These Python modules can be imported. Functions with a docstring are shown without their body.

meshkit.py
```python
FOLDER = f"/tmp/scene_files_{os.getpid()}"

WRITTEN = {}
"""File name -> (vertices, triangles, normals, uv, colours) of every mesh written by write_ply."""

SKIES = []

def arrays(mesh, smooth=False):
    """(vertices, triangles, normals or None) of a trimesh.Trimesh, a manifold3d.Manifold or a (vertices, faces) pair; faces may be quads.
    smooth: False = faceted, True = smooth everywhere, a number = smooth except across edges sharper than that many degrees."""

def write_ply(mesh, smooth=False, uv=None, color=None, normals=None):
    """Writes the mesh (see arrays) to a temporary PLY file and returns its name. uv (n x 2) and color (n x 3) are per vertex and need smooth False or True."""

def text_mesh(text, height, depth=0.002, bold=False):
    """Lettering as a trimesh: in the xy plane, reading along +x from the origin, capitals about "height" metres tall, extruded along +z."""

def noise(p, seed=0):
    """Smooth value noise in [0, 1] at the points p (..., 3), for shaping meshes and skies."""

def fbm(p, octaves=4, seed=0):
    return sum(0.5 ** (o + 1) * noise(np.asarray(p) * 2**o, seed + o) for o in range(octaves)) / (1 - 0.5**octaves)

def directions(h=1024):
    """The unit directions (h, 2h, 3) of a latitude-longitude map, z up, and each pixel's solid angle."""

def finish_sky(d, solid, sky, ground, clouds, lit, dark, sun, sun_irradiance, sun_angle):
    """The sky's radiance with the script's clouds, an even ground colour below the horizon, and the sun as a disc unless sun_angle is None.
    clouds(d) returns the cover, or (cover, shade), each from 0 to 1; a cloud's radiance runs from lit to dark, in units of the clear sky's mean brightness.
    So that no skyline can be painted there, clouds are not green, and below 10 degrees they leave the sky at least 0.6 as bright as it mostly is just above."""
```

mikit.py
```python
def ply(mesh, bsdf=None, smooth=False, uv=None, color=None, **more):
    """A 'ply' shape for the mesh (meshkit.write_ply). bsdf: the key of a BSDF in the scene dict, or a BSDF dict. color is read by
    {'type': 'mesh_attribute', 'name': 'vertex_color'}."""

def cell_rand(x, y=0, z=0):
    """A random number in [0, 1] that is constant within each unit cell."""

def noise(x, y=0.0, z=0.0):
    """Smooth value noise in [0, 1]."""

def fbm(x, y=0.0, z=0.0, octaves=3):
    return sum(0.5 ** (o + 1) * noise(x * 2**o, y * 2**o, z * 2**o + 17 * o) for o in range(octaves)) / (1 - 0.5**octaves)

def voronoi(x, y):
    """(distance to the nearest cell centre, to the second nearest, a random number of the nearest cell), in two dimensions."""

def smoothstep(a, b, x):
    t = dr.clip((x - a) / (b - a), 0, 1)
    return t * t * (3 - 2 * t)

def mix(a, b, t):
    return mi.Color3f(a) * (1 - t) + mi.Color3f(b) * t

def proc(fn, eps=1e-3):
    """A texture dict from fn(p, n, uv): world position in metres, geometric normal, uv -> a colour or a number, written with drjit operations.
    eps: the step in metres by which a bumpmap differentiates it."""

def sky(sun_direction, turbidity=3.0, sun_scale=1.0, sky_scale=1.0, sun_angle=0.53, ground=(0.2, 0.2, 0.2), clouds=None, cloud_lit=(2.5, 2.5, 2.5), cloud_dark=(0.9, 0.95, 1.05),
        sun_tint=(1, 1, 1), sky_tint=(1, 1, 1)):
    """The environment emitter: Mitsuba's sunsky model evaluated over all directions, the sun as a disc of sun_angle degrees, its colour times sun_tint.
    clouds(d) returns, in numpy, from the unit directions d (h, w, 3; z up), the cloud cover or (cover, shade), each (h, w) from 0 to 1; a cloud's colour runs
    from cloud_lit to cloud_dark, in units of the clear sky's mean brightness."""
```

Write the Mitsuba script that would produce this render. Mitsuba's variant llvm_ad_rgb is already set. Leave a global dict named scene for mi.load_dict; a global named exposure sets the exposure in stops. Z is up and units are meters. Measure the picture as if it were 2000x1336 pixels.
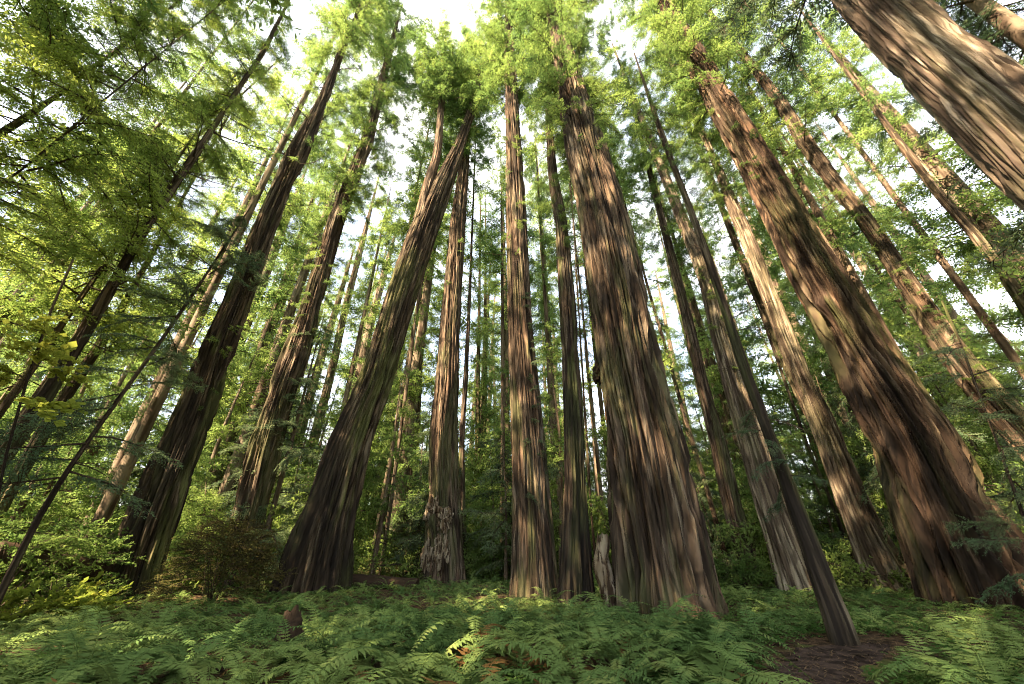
import math, random
import numpy as np, drjit as dr, mitsuba as mi, mikit, meshkit
from mikit import noise, fbm, smoothstep, mix, voronoi

T = mi.ScalarTransform4f
scene, labels = {}, {}
PI = math.pi

# ------------------------------------------------------------------ camera, sky, exposure
EYE = np.array([0.0, 0.0, 1.7])
PITCH, FOC = math.radians(28.85), 720.6            # focal length in pixels of the 2000 x 1336 photograph
FWD = np.array([0, math.cos(PITCH), math.sin(PITCH)])
UPV = np.array([0, -math.sin(PITCH), math.cos(PITCH)])
scene['camera'] = {'type': 'perspective', 'fov': math.degrees(2 * math.atan(1000 / FOC)), 'fov_axis': 'x', 'near_clip': 0.05, 'far_clip': 1000.0,
                   'to_world': T().look_at(origin=EYE.tolist(), target=(EYE + FWD).tolist(), up=[0, 0, 1])}
SUN = np.array([-0.534, -0.481, 0.695])
def cloud_fn(d):
    n = meshkit.fbm(d * 2.2 + 5.0, 4, 3)
    return 0.35 + 0.6 * np.clip((n - 0.38) * 3.5, 0, 1), 0.0 * n
scene['sky'] = mikit.sky(SUN.tolist(), turbidity=3.5, sun_scale=1.25, sky_scale=1.0, sun_angle=0.55, clouds=cloud_fn,
                         cloud_lit=(2.3, 2.25, 2.15), cloud_dark=(1.2, 1.2, 1.25), sun_tint=(1.0, 0.95, 0.86), ground=(0.06, 0.06, 0.04))
exposure = 4.15

# ------------------------------------------------------------------ materials
def mat(name, d, two=True):
    scene[name] = {'type': 'twosided', 'b': d} if two else d
    return name
def bark_colour(red, grey, dark, moss, mossy, foot_shade=0.0, kf=1.0):
    def fn(p, n, uv):
        rr = dr.floor(uv.x); a = (uv.x - rr) * 2 * PI
        r = rr * 0.1 * kf; v = uv.y
        tw = a + v * 0.012
        cx, cy = dr.cos(tw) * r + rr * 3.7, dr.sin(tw) * r
        w = noise(cx * 1.5, cy * 1.5, v * 0.3) * 0.15
        f1 = fbm((cx + w) * 6, (cy + w) * 6, v * 0.35, 4)
        f2 = fbm(cx * 15, cy * 15, v * 0.9, 3)
        big = fbm(cx * 1.2, cy * 1.2, v * 0.22, 3)
        cr = dr.abs(2 * noise((cx + w) * 4.6, (cy - w) * 4.6, v * 0.16) - 1)
        cs = dr.abs(2 * noise((cx + w) * 9.5, (cy - w) * 9.5, v * 0.5 + 7) - 1)
        c = mix(red, grey, smoothstep(0.38, 0.68, f1 * 0.6 + big * 0.4) * 0.8)
        c = mix(c, dark, smoothstep(0.48, 0.68, f2) * 0.65)
        c = mix(c, dark, smoothstep(0.25, 0.13, cr) * 0.9)
        c = mix(c, dark, smoothstep(0.20, 0.08, cs) * 0.7)
        m = smoothstep(0.46, 0.64, fbm(cx * 2.1 + 9, cy * 2.1, v * 0.3, 3)) * mossy * smoothstep(34.0, 3.0, p.z)
        c = mix(c, moss, m * smoothstep(0.35, 0.6, f2 + 0.15))
        fib = noise(cx * 13, cy * 13, v * 0.8) * 0.5 + noise(cx * 25 + 3, cy * 25, v * 1.7) * 0.5
        c = c * (0.6 + 0.95 * smoothstep(0.25, 0.75, fib))
        if foot_shade: c = mix(c, (0.022, 0.018, 0.016), foot_shade * smoothstep(0.44, 0.58, fbm(cx * 1.4 + 4, cy * 1.4, v * 0.16, 3) + 0.035 * (5.0 - v)))  # painted shade: patchy near-black that thickens towards the trunk foot
        return c
    return fn
def bark_bump(kf=1.0):
    def fn(p, n, uv):
        rr = dr.floor(uv.x); a = (uv.x - rr) * 2 * PI
        r = rr * 0.1 * kf; v = uv.y
        cx, cy = dr.cos(a) * r + rr * 3.7, dr.sin(a) * r
        return fbm(cx * 16, cy * 16, v * 0.5, 3)
    return fn
def bark(name, *a, scale=0.16):
    c = {'type': 'principled', 'base_color': mikit.proc(bark_colour(*a)), 'roughness': 0.92, 'specular': 0.15}
    mat(name, {'type': 'bumpmap', 'arbitrary': mikit.proc(bark_bump(), eps=8e-3), 'scale': scale, 'b': c})
bark('bark_red', (0.142, 0.092, 0.060), (0.220, 0.182, 0.130), (0.034, 0.024, 0.017), (0.100, 0.106, 0.046), 0.6)
bark('bark_dark', (0.115, 0.080, 0.050), (0.185, 0.155, 0.105), (0.034, 0.024, 0.017), (0.115, 0.125, 0.045), 0.85, 0.7)  # last value: strength of the shade painted on the foot
bark('bark_shaded_foot', (0.140, 0.083, 0.052), (0.210, 0.165, 0.112), (0.034, 0.022, 0.016), (0.100, 0.108, 0.042), 0.6, 0.6)  # bark whose foot is darkened in colour to stand for shade
bark('bark_grey', (0.23, 0.18, 0.125), (0.37, 0.315, 0.235), (0.075, 0.053, 0.038), (0.15, 0.15, 0.07), 0.35)
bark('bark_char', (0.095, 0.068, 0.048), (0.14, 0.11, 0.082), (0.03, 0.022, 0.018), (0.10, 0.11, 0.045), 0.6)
def bark_far_c(p, n, uv):
    f = fbm(p.x * 3, p.y * 3, p.z * 0.4, 3); g = noise(p.x * 0.05, p.y * 0.05, 3.0)
    f = f * 0.6 + 0.4 * noise(p.x * 11, p.y * 11, p.z * 0.9)
    return mix((0.06, 0.040, 0.028), mix((0.20, 0.14, 0.095), (0.21, 0.175, 0.13), g), smoothstep(0.3, 0.65, f))
mat('bark_far', {'type': 'principled', 'base_color': mikit.proc(bark_far_c), 'roughness': 0.95, 'specular': 0.1})
bark('bark_plate', (0.190, 0.145, 0.105), (0.310, 0.262, 0.205), (0.060, 0.043, 0.032), (0.115, 0.110, 0.055), 0.4)
def leaf(name, a, b, c, trans, sc=0.35):
    def fn(p, n, uv):
        g = fbm(p.x * sc, p.y * sc, p.z * sc, 2); h = noise(p.x * 4.1, p.y * 4.1, p.z * 4.1)
        return mix(mix(a, b, smoothstep(0.3, 0.68, g)), c, smoothstep(0.55, 0.95, h) * 0.7)
    mat(name, {'type': 'principledthin', 'base_color': mikit.proc(fn), 'roughness': 0.55, 'diff_trans': trans, 'spec_trans': 0.0, 'eta': 1.33}, False)
leaf('leaf_redwood', (0.140, 0.235, 0.065), (0.260, 0.360, 0.090), (0.33, 0.40, 0.10), 1.2)
leaf('leaf_yellow', (0.210, 0.310, 0.070), (0.370, 0.470, 0.100), (0.46, 0.50, 0.12), 1.25)
leaf('leaf_hemlock', (0.100, 0.160, 0.085), (0.185, 0.250, 0.125), (0.24, 0.29, 0.15), 0.8)
leaf('leaf_far', (0.175, 0.285, 0.085), (0.320, 0.430, 0.115), (0.40, 0.47, 0.14), 1.15, 0.15)
leaf('leaf_maple', (0.20, 0.28, 0.05), (0.32, 0.36, 0.06), (0.38, 0.35, 0.06), 1.1)
leaf('leaf_fern', (0.100, 0.168, 0.055), (0.205, 0.280, 0.085), (0.27, 0.31, 0.10), 0.45, 0.6)
leaf('leaf_fern_dry', (0.16, 0.09, 0.035), (0.22, 0.13, 0.05), (0.26, 0.17, 0.07), 0.5, 0.6)
leaf('leaf_shrub', (0.075, 0.085, 0.026), (0.14, 0.13, 0.045), (0.20, 0.15, 0.06), 0.7, 0.8)
leaf('leaf_clover', (0.045, 0.105, 0.025), (0.09, 0.165, 0.04), (0.10, 0.16, 0.05), 0.7, 0.8)
mat('twig', {'type': 'principled', 'base_color': {'type': 'rgb', 'value': (0.055, 0.040, 0.030)}, 'roughness': 0.9, 'specular': 0.1})
mat('pale_wood', {'type': 'principled', 'base_color': mikit.proc(lambda p, n, uv: mix((0.05, 0.032, 0.02), mix((0.15, 0.10, 0.06), (0.34, 0.28, 0.20), smoothstep(0.3, 0.7, fbm(p.x * 8, p.y * 8, p.z * 1.2, 3))), smoothstep(0.3, 0.55, noise(p.x * 24, p.y * 24, p.z * 2.0)))), 'roughness': 0.9, 'specular': 0.1})
def duff_c(p, n, uv):
    f = fbm(p.x * 9, p.y * 9, 0.0, 4); g = fbm(p.x * 0.7, p.y * 0.7, 3.0, 3)
    c = mix((0.022, 0.015, 0.011), (0.075, 0.048, 0.028), smoothstep(0.3, 0.7, f))
    return mix(c, (0.055, 0.075, 0.022), smoothstep(0.5, 0.66, g) * 0.7)
mat('duff', {'type': 'principled', 'base_color': mikit.proc(duff_c), 'roughness': 1.0, 'specular': 0.05})
def dirt_c(p, n, uv):
    return mix((0.020, 0.014, 0.012), (0.052, 0.036, 0.030), smoothstep(0.3, 0.72, fbm(p.x * 6, p.y * 6, 1.0, 4)))
mat('dirt', {'type': 'principled', 'base_color': mikit.proc(dirt_c), 'roughness': 1.0, 'specular': 0.05})
mat('litter', {'type': 'principled', 'base_color': mikit.proc(lambda p, n, uv: mix((0.05, 0.03, 0.02), (0.15, 0.10, 0.06), noise(p.x * 7, p.y * 7, p.z * 7))), 'roughness': 0.9, 'specular': 0.1})
mat('log_wood', {'type': 'principled', 'base_color': mikit.proc(lambda p, n, uv: mix(mix((0.022, 0.016, 0.012), (0.065, 0.042, 0.028), fbm(p.x * 1.2, p.y * 12, p.z * 12, 3)), (0.05, 0.075, 0.02), smoothstep(0.42, 0.58, fbm(p.x * 1.3, p.y * 1.3, 2.0, 3)) * smoothstep(0.0, 0.8, n.z))), 'roughness': 0.95, 'specular': 0.1})

# ------------------------------------------------------------------ helpers
def ray(px, py):
    return np.array([(px - 1000) / FOC, 0, 0]) + (668 - py) / FOC * UPV + FWD
def ground_z(x, y):
    x, y = np.asarray(x, float), np.asarray(y, float)
    d = np.hypot(x, y)
    p = np.stack([x * 0.16, y * 0.16, 0 * x], -1)
    z = 0.30 * (meshkit.fbm(p, 3, 11) - 0.5)
    z = z + 0.10 * (meshkit.noise(p * 6.0, 5) - 0.5)
    return z + 0.05 * np.clip(d - 26, 0, None) + 0.0
def hit_ground(px, py):
    d = ray(px, py); t = 1.7 / max(-d[2], 1e-3)
    for _ in range(12):
        q = EYE + d * t
        t = (1.7 - float(ground_z(q[0], q[1]))) / max(-d[2], 1e-3)
    return EYE + d * t
def add(key, mesh, m, **kw):
    scene[key] = mikit.ply(mesh, m, **kw)
    return key
COUNT = {}
def key_for(base):
    n = COUNT.get(base, -1) + 1; COUNT[base] = n
    return base if n == 0 else f'{base}_{n:03d}'
def tag(key, label=None, cat=None, group=None, kind=None):
    labels[key] = {k: v for k, v in (('label', label), ('category', cat), ('group', group), ('kind', kind)) if v}
def tube_mesh(pts, rad, n=6):
    pts, rad = np.asarray(pts, float), np.asarray(rad, float)
    tan = np.gradient(pts, axis=0); tan /= np.linalg.norm(tan, axis=1, keepdims=True) + 1e-9
    ref = np.where(np.abs(tan[:, 2:3]) < 0.9, [[0, 0, 1.0]], [[1.0, 0, 0]])
    a = np.cross(tan, ref); a /= np.linalg.norm(a, axis=1, keepdims=True); b = np.cross(tan, a)
    th = np.arange(n) * 2 * PI / n
    v = pts[:, None] + rad[:, None, None] * (np.cos(th)[None, :, None] * a[:, None] + np.sin(th)[None, :, None] * b[:, None])
    k = len(pts); i, j = np.meshgrid(np.arange(k - 1), np.arange(n), indexing='ij'); i, j = i.ravel(), j.ravel(); j2 = (j + 1) % n
    f = np.vstack([np.stack([i * n + j, (i + 1) * n + j, (i + 1) * n + j2], 1), np.stack([i * n + j, (i + 1) * n + j2, i * n + j2], 1)])
    return v.reshape(-1, 3), f
def join(ms):
    vs, fs, o = [], [], 0
    for v, f in ms:
        vs.append(v); fs.append(np.asarray(f) + o); o += len(v)
    return np.vstack(vs), np.vstack(fs)
def unit(v):
    return v / (np.linalg.norm(v, axis=-1, keepdims=True) + 1e-12)
def diamonds(p, d, side, ln, wd, mid=0.45):
    """leaf-shaped quads: base p, direction d, sideways vector, length and width"""
    ln, wd = np.broadcast_to(ln, len(p))[:, None], np.broadcast_to(wd, len(p))[:, None]
    v = np.stack([p, p + d * ln * mid + side * wd * 0.5, p + d * ln, p + d * ln * mid - side * wd * 0.5], 1).reshape(-1, 3)
    b = np.arange(len(p))[:, None] * 4
    return v, np.vstack([b + [0, 1, 2], b + [0, 2, 3]])

# ------------------------------------------------------------------ boughs, sprays, limbs (shape groups)
def make_bough(seed, nb, nt, width=0.34, tl=0.06, tw=0.26, droop=0.22, gap=0.18, flat=0.16):
    rng = np.random.default_rng(seed)
    ph = rng.uniform(0, 6, 3)
    def axis(s):
        return np.stack([s, 0.03 * np.sin(5 * s + ph[0]), 0.10 * s - droop * s * s + 0.015 * np.sin(8 * s + ph[1])], -1)
    s = np.clip(np.sort(rng.uniform(0.10, 1.0, nb)), 0, 1)
    keep = meshkit.noise(np.stack([s * 5, 0 * s, 0 * s], -1), seed) > gap
    s = s[keep]; nb = len(s)
    side = np.where(np.arange(nb) % 2 == 0, 1.0, -1.0)
    ang = np.radians(rng.uniform(38, 72, nb)) * side
    ln = width * (1.05 - 0.72 * s) * rng.uniform(0.55, 1.15, nb) * np.clip(s * 5, 0.3, 1)
    dz = rng.normal(-0.22, flat * 1.3, nb)
    bd = unit(np.stack([np.cos(ang), np.sin(ang), dz], -1)); bp = axis(s)
    P, D, L, B0 = [], [], [], []
    for k in range(nb):
        n = max(3, int(nt * ln[k] / width))
        q = (np.arange(n) + rng.uniform(0.1, 0.9, n)) / n
        sg = np.where(np.arange(n) % 2 == 0, 1, -1)
        a2 = np.radians(rng.uniform(30, 62, n)) * sg
        perp = unit(np.cross([0, 0, 1.0], bd[k]))
        d = bd[k] * np.cos(a2)[:, None] + perp * np.sin(a2)[:, None] + np.array([0, 0, 1.0]) * rng.normal(-0.06, flat * 1.6, n)[:, None]
        sag = np.zeros((n, 3)); sag[:, 2] = -0.22 * q * q * ln[k]
        P.append(bp[k] + bd[k] * (q * ln[k])[:, None] + sag); D.append(d); L.append(tl * rng.uniform(0.6, 1.2, n) * (1.05 - 0.5 * q))
    P, D, L = np.vstack(P), unit(np.vstack(D)), np.concatenate(L)
    sd = unit(np.cross(D, np.array([0, 0, 1.0]) + rng.normal(0, 0.45, D.shape)))
    lv = diamonds(P, D, sd, L, L * tw)
    t = np.linspace(0, 1, 7)
    wood = [tube_mesh(axis(t), 0.011 * (1.02 - t) + 0.0012, 4)]
    pe = unit(np.cross(bd, [0, 0, 1.0])) * 0.0035
    up = np.array([[0, 0, 0.0035]])
    end = bp + bd * (ln * 0.92)[:, None] + np.stack([0 * ln, 0 * ln, -0.2 * ln], -1)
    v = np.stack([bp + pe, bp - pe, end, bp + up, bp - up], 1).reshape(-1, 3); b = np.arange(nb)[:, None] * 5
    wood.append((v, np.vstack([b + [0, 1, 2], b + [3, 4, 2]])))
    return lv, join(wood)
def make_leafy(seed, n=170, leaf_len=0.075, leaf_w=0.5):
    """broadleaf spray one metre long"""
    rng = np.random.default_rng(seed)
    tw, P, D = [], [], []
    for k in range(9):
        s = rng.uniform(0.05, 0.7); a = rng.uniform(-1.1, 1.1); l = rng.uniform(0.3, 0.65)
        d = unit(np.array([math.cos(a), math.sin(a), rng.uniform(-0.25, 0.45)])); b = np.array([s, 0, 0.05 * s - 0.1 * s * s])
        m = n // 9; q = np.sort(rng.uniform(0.1, 1, m))
        tw.append(tube_mesh([b, b + d * l * 0.5, b + d * l + [0, 0, -0.06]], [0.005, 0.003, 0.001], 3))
        P.append(b + d * (q * l)[:, None] + np.array([0, 0, -0.06]) * (q ** 2)[:, None])
        D.append(unit(d * 0.5 + rng.normal(0, 0.55, (m, 3)) * [1, 1, 0.5]))
    tw.append(tube_mesh([[0, 0, 0], [0.4, 0.01, 0.02], [0.8, 0, -0.02]], [0.010, 0.007, 0.003], 4))
    P, D = np.vstack(P), np.vstack(D)
    sd = unit(np.cross(D, np.array([0, 0, 1.0]) + rng.normal(0, 0.5, D.shape)))
    L = leaf_len * rng.uniform(0.6, 1.25, len(P))
    return diamonds(P, D, sd, L, L * leaf_w, 0.5), join(tw)
def group2(name, lv, wd, leafmat):
    scene[name] = {'type': 'shapegroup', 'foliage': mikit.ply(lv, leafmat), 'twig': mikit.ply(wd, 'twig')}
PROTO = {}
def protos(kind, leafmat, makers):
    PROTO[kind] = []
    for i, (lv, wd) in enumerate(makers):
        nm = f'proto_{kind}_{i}'; group2(nm, lv, wd, leafmat); PROTO[kind].append(nm)
protos('redwood', 'leaf_redwood', [make_bough(10 + i, 56, 26, width=0.44, tl=0.068, tw=0.34, droop=0.16 + 0.07 * i, flat=0.3) for i in range(5)])
protos('yellow', 'leaf_yellow', [make_bough(20 + i, 54, 25, width=0.46, tl=0.070, tw=0.34, droop=0.12 + 0.06 * i, flat=0.28) for i in range(4)])
protos('hemlock', 'leaf_hemlock', [make_bough(30 + i, 56, 28, tl=0.062, tw=0.32, width=0.44, droop=0.30) for i in range(4)])
protos('far', 'leaf_far', [make_bough(40 + i, 44, 15, width=0.50, tl=0.095, tw=0.40, droop=0.10 + 0.09 * i, flat=0.45, gap=0.12) for i in range(5)])
protos('shrub', 'leaf_shrub', [make_leafy(50 + i, 240, 0.055) for i in range(3)])
protos('broad', 'leaf_redwood', [make_leafy(60 + i, 150, 0.10) for i in range(3)])
protos('maple', 'leaf_maple', [make_leafy(70 + i, 110, 0.14, 0.8) for i in range(2)])
LIMBS = []
for i in range(5):
    rng = np.random.default_rng(80 + i)
    ms = []
    t = np.linspace(0, 1, 9)
    ax = np.stack([t, 0.10 * np.sin(2.5 * t + rng.uniform(0, 6)) * t, (rng.uniform(-0.1, 0.25)) * t - rng.uniform(0.1, 0.45) * t * t], -1)
    ms.append(tube_mesh(ax, 0.012 * (1.03 - t), 5))
    for k in range(9):
        s = rng.uniform(0.25, 0.95); b = ax[int(s * 8)]
        a = rng.choice([-1, 1]) * rng.uniform(0.5, 1.2); l = rng.uniform(0.12, 0.36) * (1.2 - s)
        d = np.array([math.cos(a), math.sin(a), rng.uniform(-0.4, 0.2)])
        ms.append(tube_mesh([b, b + d * l * 0.5, b + d * l + [0.02, 0, -0.06 * l]], [0.004, 0.003, 0.001], 3))
    nm = f'proto_limb_{i}'; scene[nm] = {'type': 'shapegroup', 'limb': mikit.ply(join(ms), 'twig')}; LIMBS.append(nm)

def inst(key, grp, pos, az, pitch, roll, s):
    m = T().translate([float(x) for x in pos]).rotate([0, 0, 1], math.degrees(az)).rotate([0, 1, 0], math.degrees(pitch)).rotate([1, 0, 0], math.degrees(roll)).scale(s)
    scene[key] = {'type': 'instance', 'g': {'type': 'ref', 'id': grp}, 'to_world': m}

# ------------------------------------------------------------------ trees
class Axis:
    """a trunk's centre line and radius over height"""
    def __init__(s, z, xy, r):
        s.ym = None
        s.z, s.xy, s.r = np.asarray(z, float), np.asarray(xy, float), np.asarray(r, float)
    def at(s, z):
        return np.stack([np.interp(z, s.z, s.xy[:, 0]), np.interp(z, s.z, s.xy[:, 1]), np.asarray(z, float)], -1)
    def rad(s, z):
        return np.interp(z, s.z, s.r)
def fit(rows, D=None, top=60.0, base=None):
    """rows: (y, left, right) in photograph pixels, from the foot up; D: distance of the foot over the ground"""
    rows = sorted(rows, key=lambda r: -r[0])
    y0, l0, r0 = rows[0]
    q = hit_ground((l0 + r0) / 2, y0) if D is None else None
    dh = ray((l0 + r0) / 2, y0)[:2]; dh = dh / np.linalg.norm(dh)
    if D is None: D = float(np.hypot(q[0], q[1]))
    P, Wd = [], []
    for y, l, r in rows:
        pl, pr = [EYE + d * (D / (d[:2] @ dh)) for d in (ray(l, y), ray(r, y))]
        P.append((pl + pr) / 2); Wd.append(pr - pl)
    P, Wd = np.array(P), np.array(Wd)
    ax = unit(np.gradient(P, axis=0))
    R = np.linalg.norm(Wd - (Wd * ax).sum(1, keepdims=True) * ax, axis=1) / 2
    o = np.argsort(P[:, 2]); P, R = P[o], R[o]; ym = (np.array([r[0] for r in rows], float)[o], P[:, 2].copy())
    lean = (P[min(1, len(P) - 1), :2] - P[0, :2]) / max(P[min(1, len(P) - 1), 2] - P[0, 2], 0.5)
    lean = np.clip(lean, -0.5, 0.5)
    gz = float(ground_z(P[0, 0], P[0, 1])) - 0.5
    if P[0, 2] > gz + 0.2:
        dz = P[0, 2] - gz
        P = np.vstack([[*(P[0, :2] - lean * dz), gz], P]); R = np.concatenate([[R[0] * (1.06 + 0.02 * min(dz, 10))], R])
    if P[-1, 2] < top:
        lt = (P[-1, :2] - P[-2, :2]) / (P[-1, 2] - P[-2, 2]); dz = top - P[-1, 2]
        P = np.vstack([P, [*(P[-1, :2] + lt * dz), top]]); R = np.concatenate([R, [min(0.06, R[-1] * 0.45)]])
    out = Axis(P[:, 2], P[:, :2], R); out.ym = ym
    return out
def smooth_axis(a, z):
    """evaluate with rounding of the polyline's kinks"""
    h = 1.2
    return (a.at(z - h) + 2 * a.at(z) + a.at(z + h)) / 4
def trunk_mesh(a, seed, seg, dz0, depth=0.10, lobes=0.10, ztop=None, twist=0.02, flare=0.12, bumps=(), brk=1.0, fine=1.0):
    z0, z1 = a.z[0], ztop or a.z[-1]
    zs = [z0]
    while zs[-1] < z1:
        zs.append(zs[-1] + dz0 * (1 + max(0, zs[-1] - 12) * 0.03))
    z = np.clip(np.array(zs), z0, z1)
    u = (np.arange(seg + 1)) / seg
    th = u * 2 * PI
    c = smooth_axis(a, z); c[:, 2] = z
    r = (a.rad(z - 0.8) + 2 * a.rad(z) + a.rad(z + 0.8)) / 4
    rm = float(np.median(a.r[:max(2, len(a.r) // 2)]))
    Z, TH = np.meshgrid(z, th, indexing='ij'); RR = np.broadcast_to(r[:, None], Z.shape)
    tw = TH + twist * Z
    hz = np.clip(1 - (Z - z0) / (2.2 + rm), 0, 1)
    k = 5 + seed % 3
    lob = 1 + lobes * (meshkit.fbm(np.stack([np.cos(tw) * 1.6, np.sin(tw) * 1.6, Z * 0.05], -1), 2, seed) - 0.5) * 2
    lob = lob + flare * hz ** 2 * (0.55 + 0.8 * meshkit.noise(np.stack([np.cos(TH) * 1.9, np.sin(TH) * 1.9, Z * 0.1], -1), seed + 7))
    if True:
        kx = rm * 2.7 * fine
        wob = 0.4 * meshkit.noise(np.stack([np.cos(tw) * rm, np.sin(tw) * rm, Z * 0.2], -1), seed + 4)
        def ridged(k, kz, off, sd):
            return np.abs(2 * meshkit.noise(np.stack([np.cos(tw) * kx * k + wob * off, np.sin(tw) * kx * k - wob * off, Z * kz * brk], -1), sd) - 1)
        f1, f2, f3 = ridged(1, 0.07, 1, seed + 1), ridged(2.1, 0.15, 2, seed + 2), ridged(4.4, 0.40, 3, seed + 3)
        n4 = meshkit.noise(np.stack([np.cos(tw) * kx * 5, np.sin(tw) * kx * 5, Z * 0.9], -1), seed + 5)
        disp = -depth * ((1 - np.clip(f1 * 5.0, 0, 1)) ** 0.45 * 1.0 + (1 - np.clip(f2 * 4.2, 0, 1)) ** 0.45 * 0.85 + (1 - np.clip(f3 * 4.0, 0, 1)) * 0.4 + 0.35 * n4 - 0.5)
    disp = disp * np.clip(RR / rm, 0.15, 1.2)
    for zb, tb, hb, wb, amp in bumps:                 # burls: height, angle, half height, half angle, size in metres
        dt = (TH - tb + PI) % (2 * PI) - PI
        g = np.exp(-((Z - zb) / hb) ** 2 - (dt / wb) ** 2)
        disp = disp + amp * g * (0.6 + 0.8 * meshkit.fbm(np.stack([np.cos(TH) * rm * 4, np.sin(TH) * rm * 4, Z * 4], -1), 3, seed + 9))
    rr = np.maximum(RR * lob + disp, 0.02)
    v = np.stack([c[:, 0:1] + rr * np.cos(TH), c[:, 1:2] + rr * np.sin(TH), Z], -1)
    v[:, -1] = v[:, 0]
    n = seg + 1
    i, j = np.meshgrid(np.arange(len(z) - 1), np.arange(seg), indexing='ij'); i, j = i.ravel(), j.ravel()
    f = np.vstack([np.stack([i * n + j, i * n + j + 1, (i + 1) * n + j + 1], 1), np.stack([i * n + j, (i + 1) * n + j + 1, (i + 1) * n + j], 1)])
    kk = max(1, round(rm * 10))
    uv = np.stack([np.broadcast_to(kk + 0.001 + 0.998 * u[None, :], Z.shape), Z], -1)
    return (v.reshape(-1, 3), f), uv.reshape(-1, 2)
def height(a, z):
    """a negative height is a photograph row: where that row crosses the trunk"""
    if z >= 0: return min(z, a.z[-1] - 0.3)
    y, zz = a.ym; y = y[::-1]; zz = zz[::-1]
    if -z < y[0]: return min(zz[0] + (y[0] + z) * (zz[0] - zz[1]) / (y[1] - y[0]) * 1.3, a.z[-1] - 0.3)
    return float(np.interp(-z, y, zz))
def crown(key, a, kind, n, z0, z1, l0, l1, seed, pitch=(-0.35, 0.55), pw=1.0, az=None, start=0):
    rng = np.random.default_rng(seed); n = int(n * (1.0 if kind == 'far' else DENSE))
    z0, z1 = height(a, z0), height(a, z1)
    for i in range(n):
        q = (i + rng.uniform(0, 1)) / n
        z = z0 + (z1 - z0) * q ** pw
        p = a.at(z); r = float(a.rad(z))
        t = rng.uniform(0, 2 * PI) if az is None else rng.normal(az[0], az[1])
        L = (l0 + (l1 - l0) * q) * rng.uniform(0.65, 1.2)
        p = p + np.array([math.cos(t), math.sin(t), 0]) * r * 0.7
        inst(f'{key}__crown__{start + i + 1:03d}', PROTO[kind][rng.integers(len(PROTO[kind]))], p, t, rng.uniform(*pitch), rng.normal(0, 0.5), L)
    labels[key + '__crown'] = {'kind': 'stuff'}
DENSE = 1.45
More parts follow.
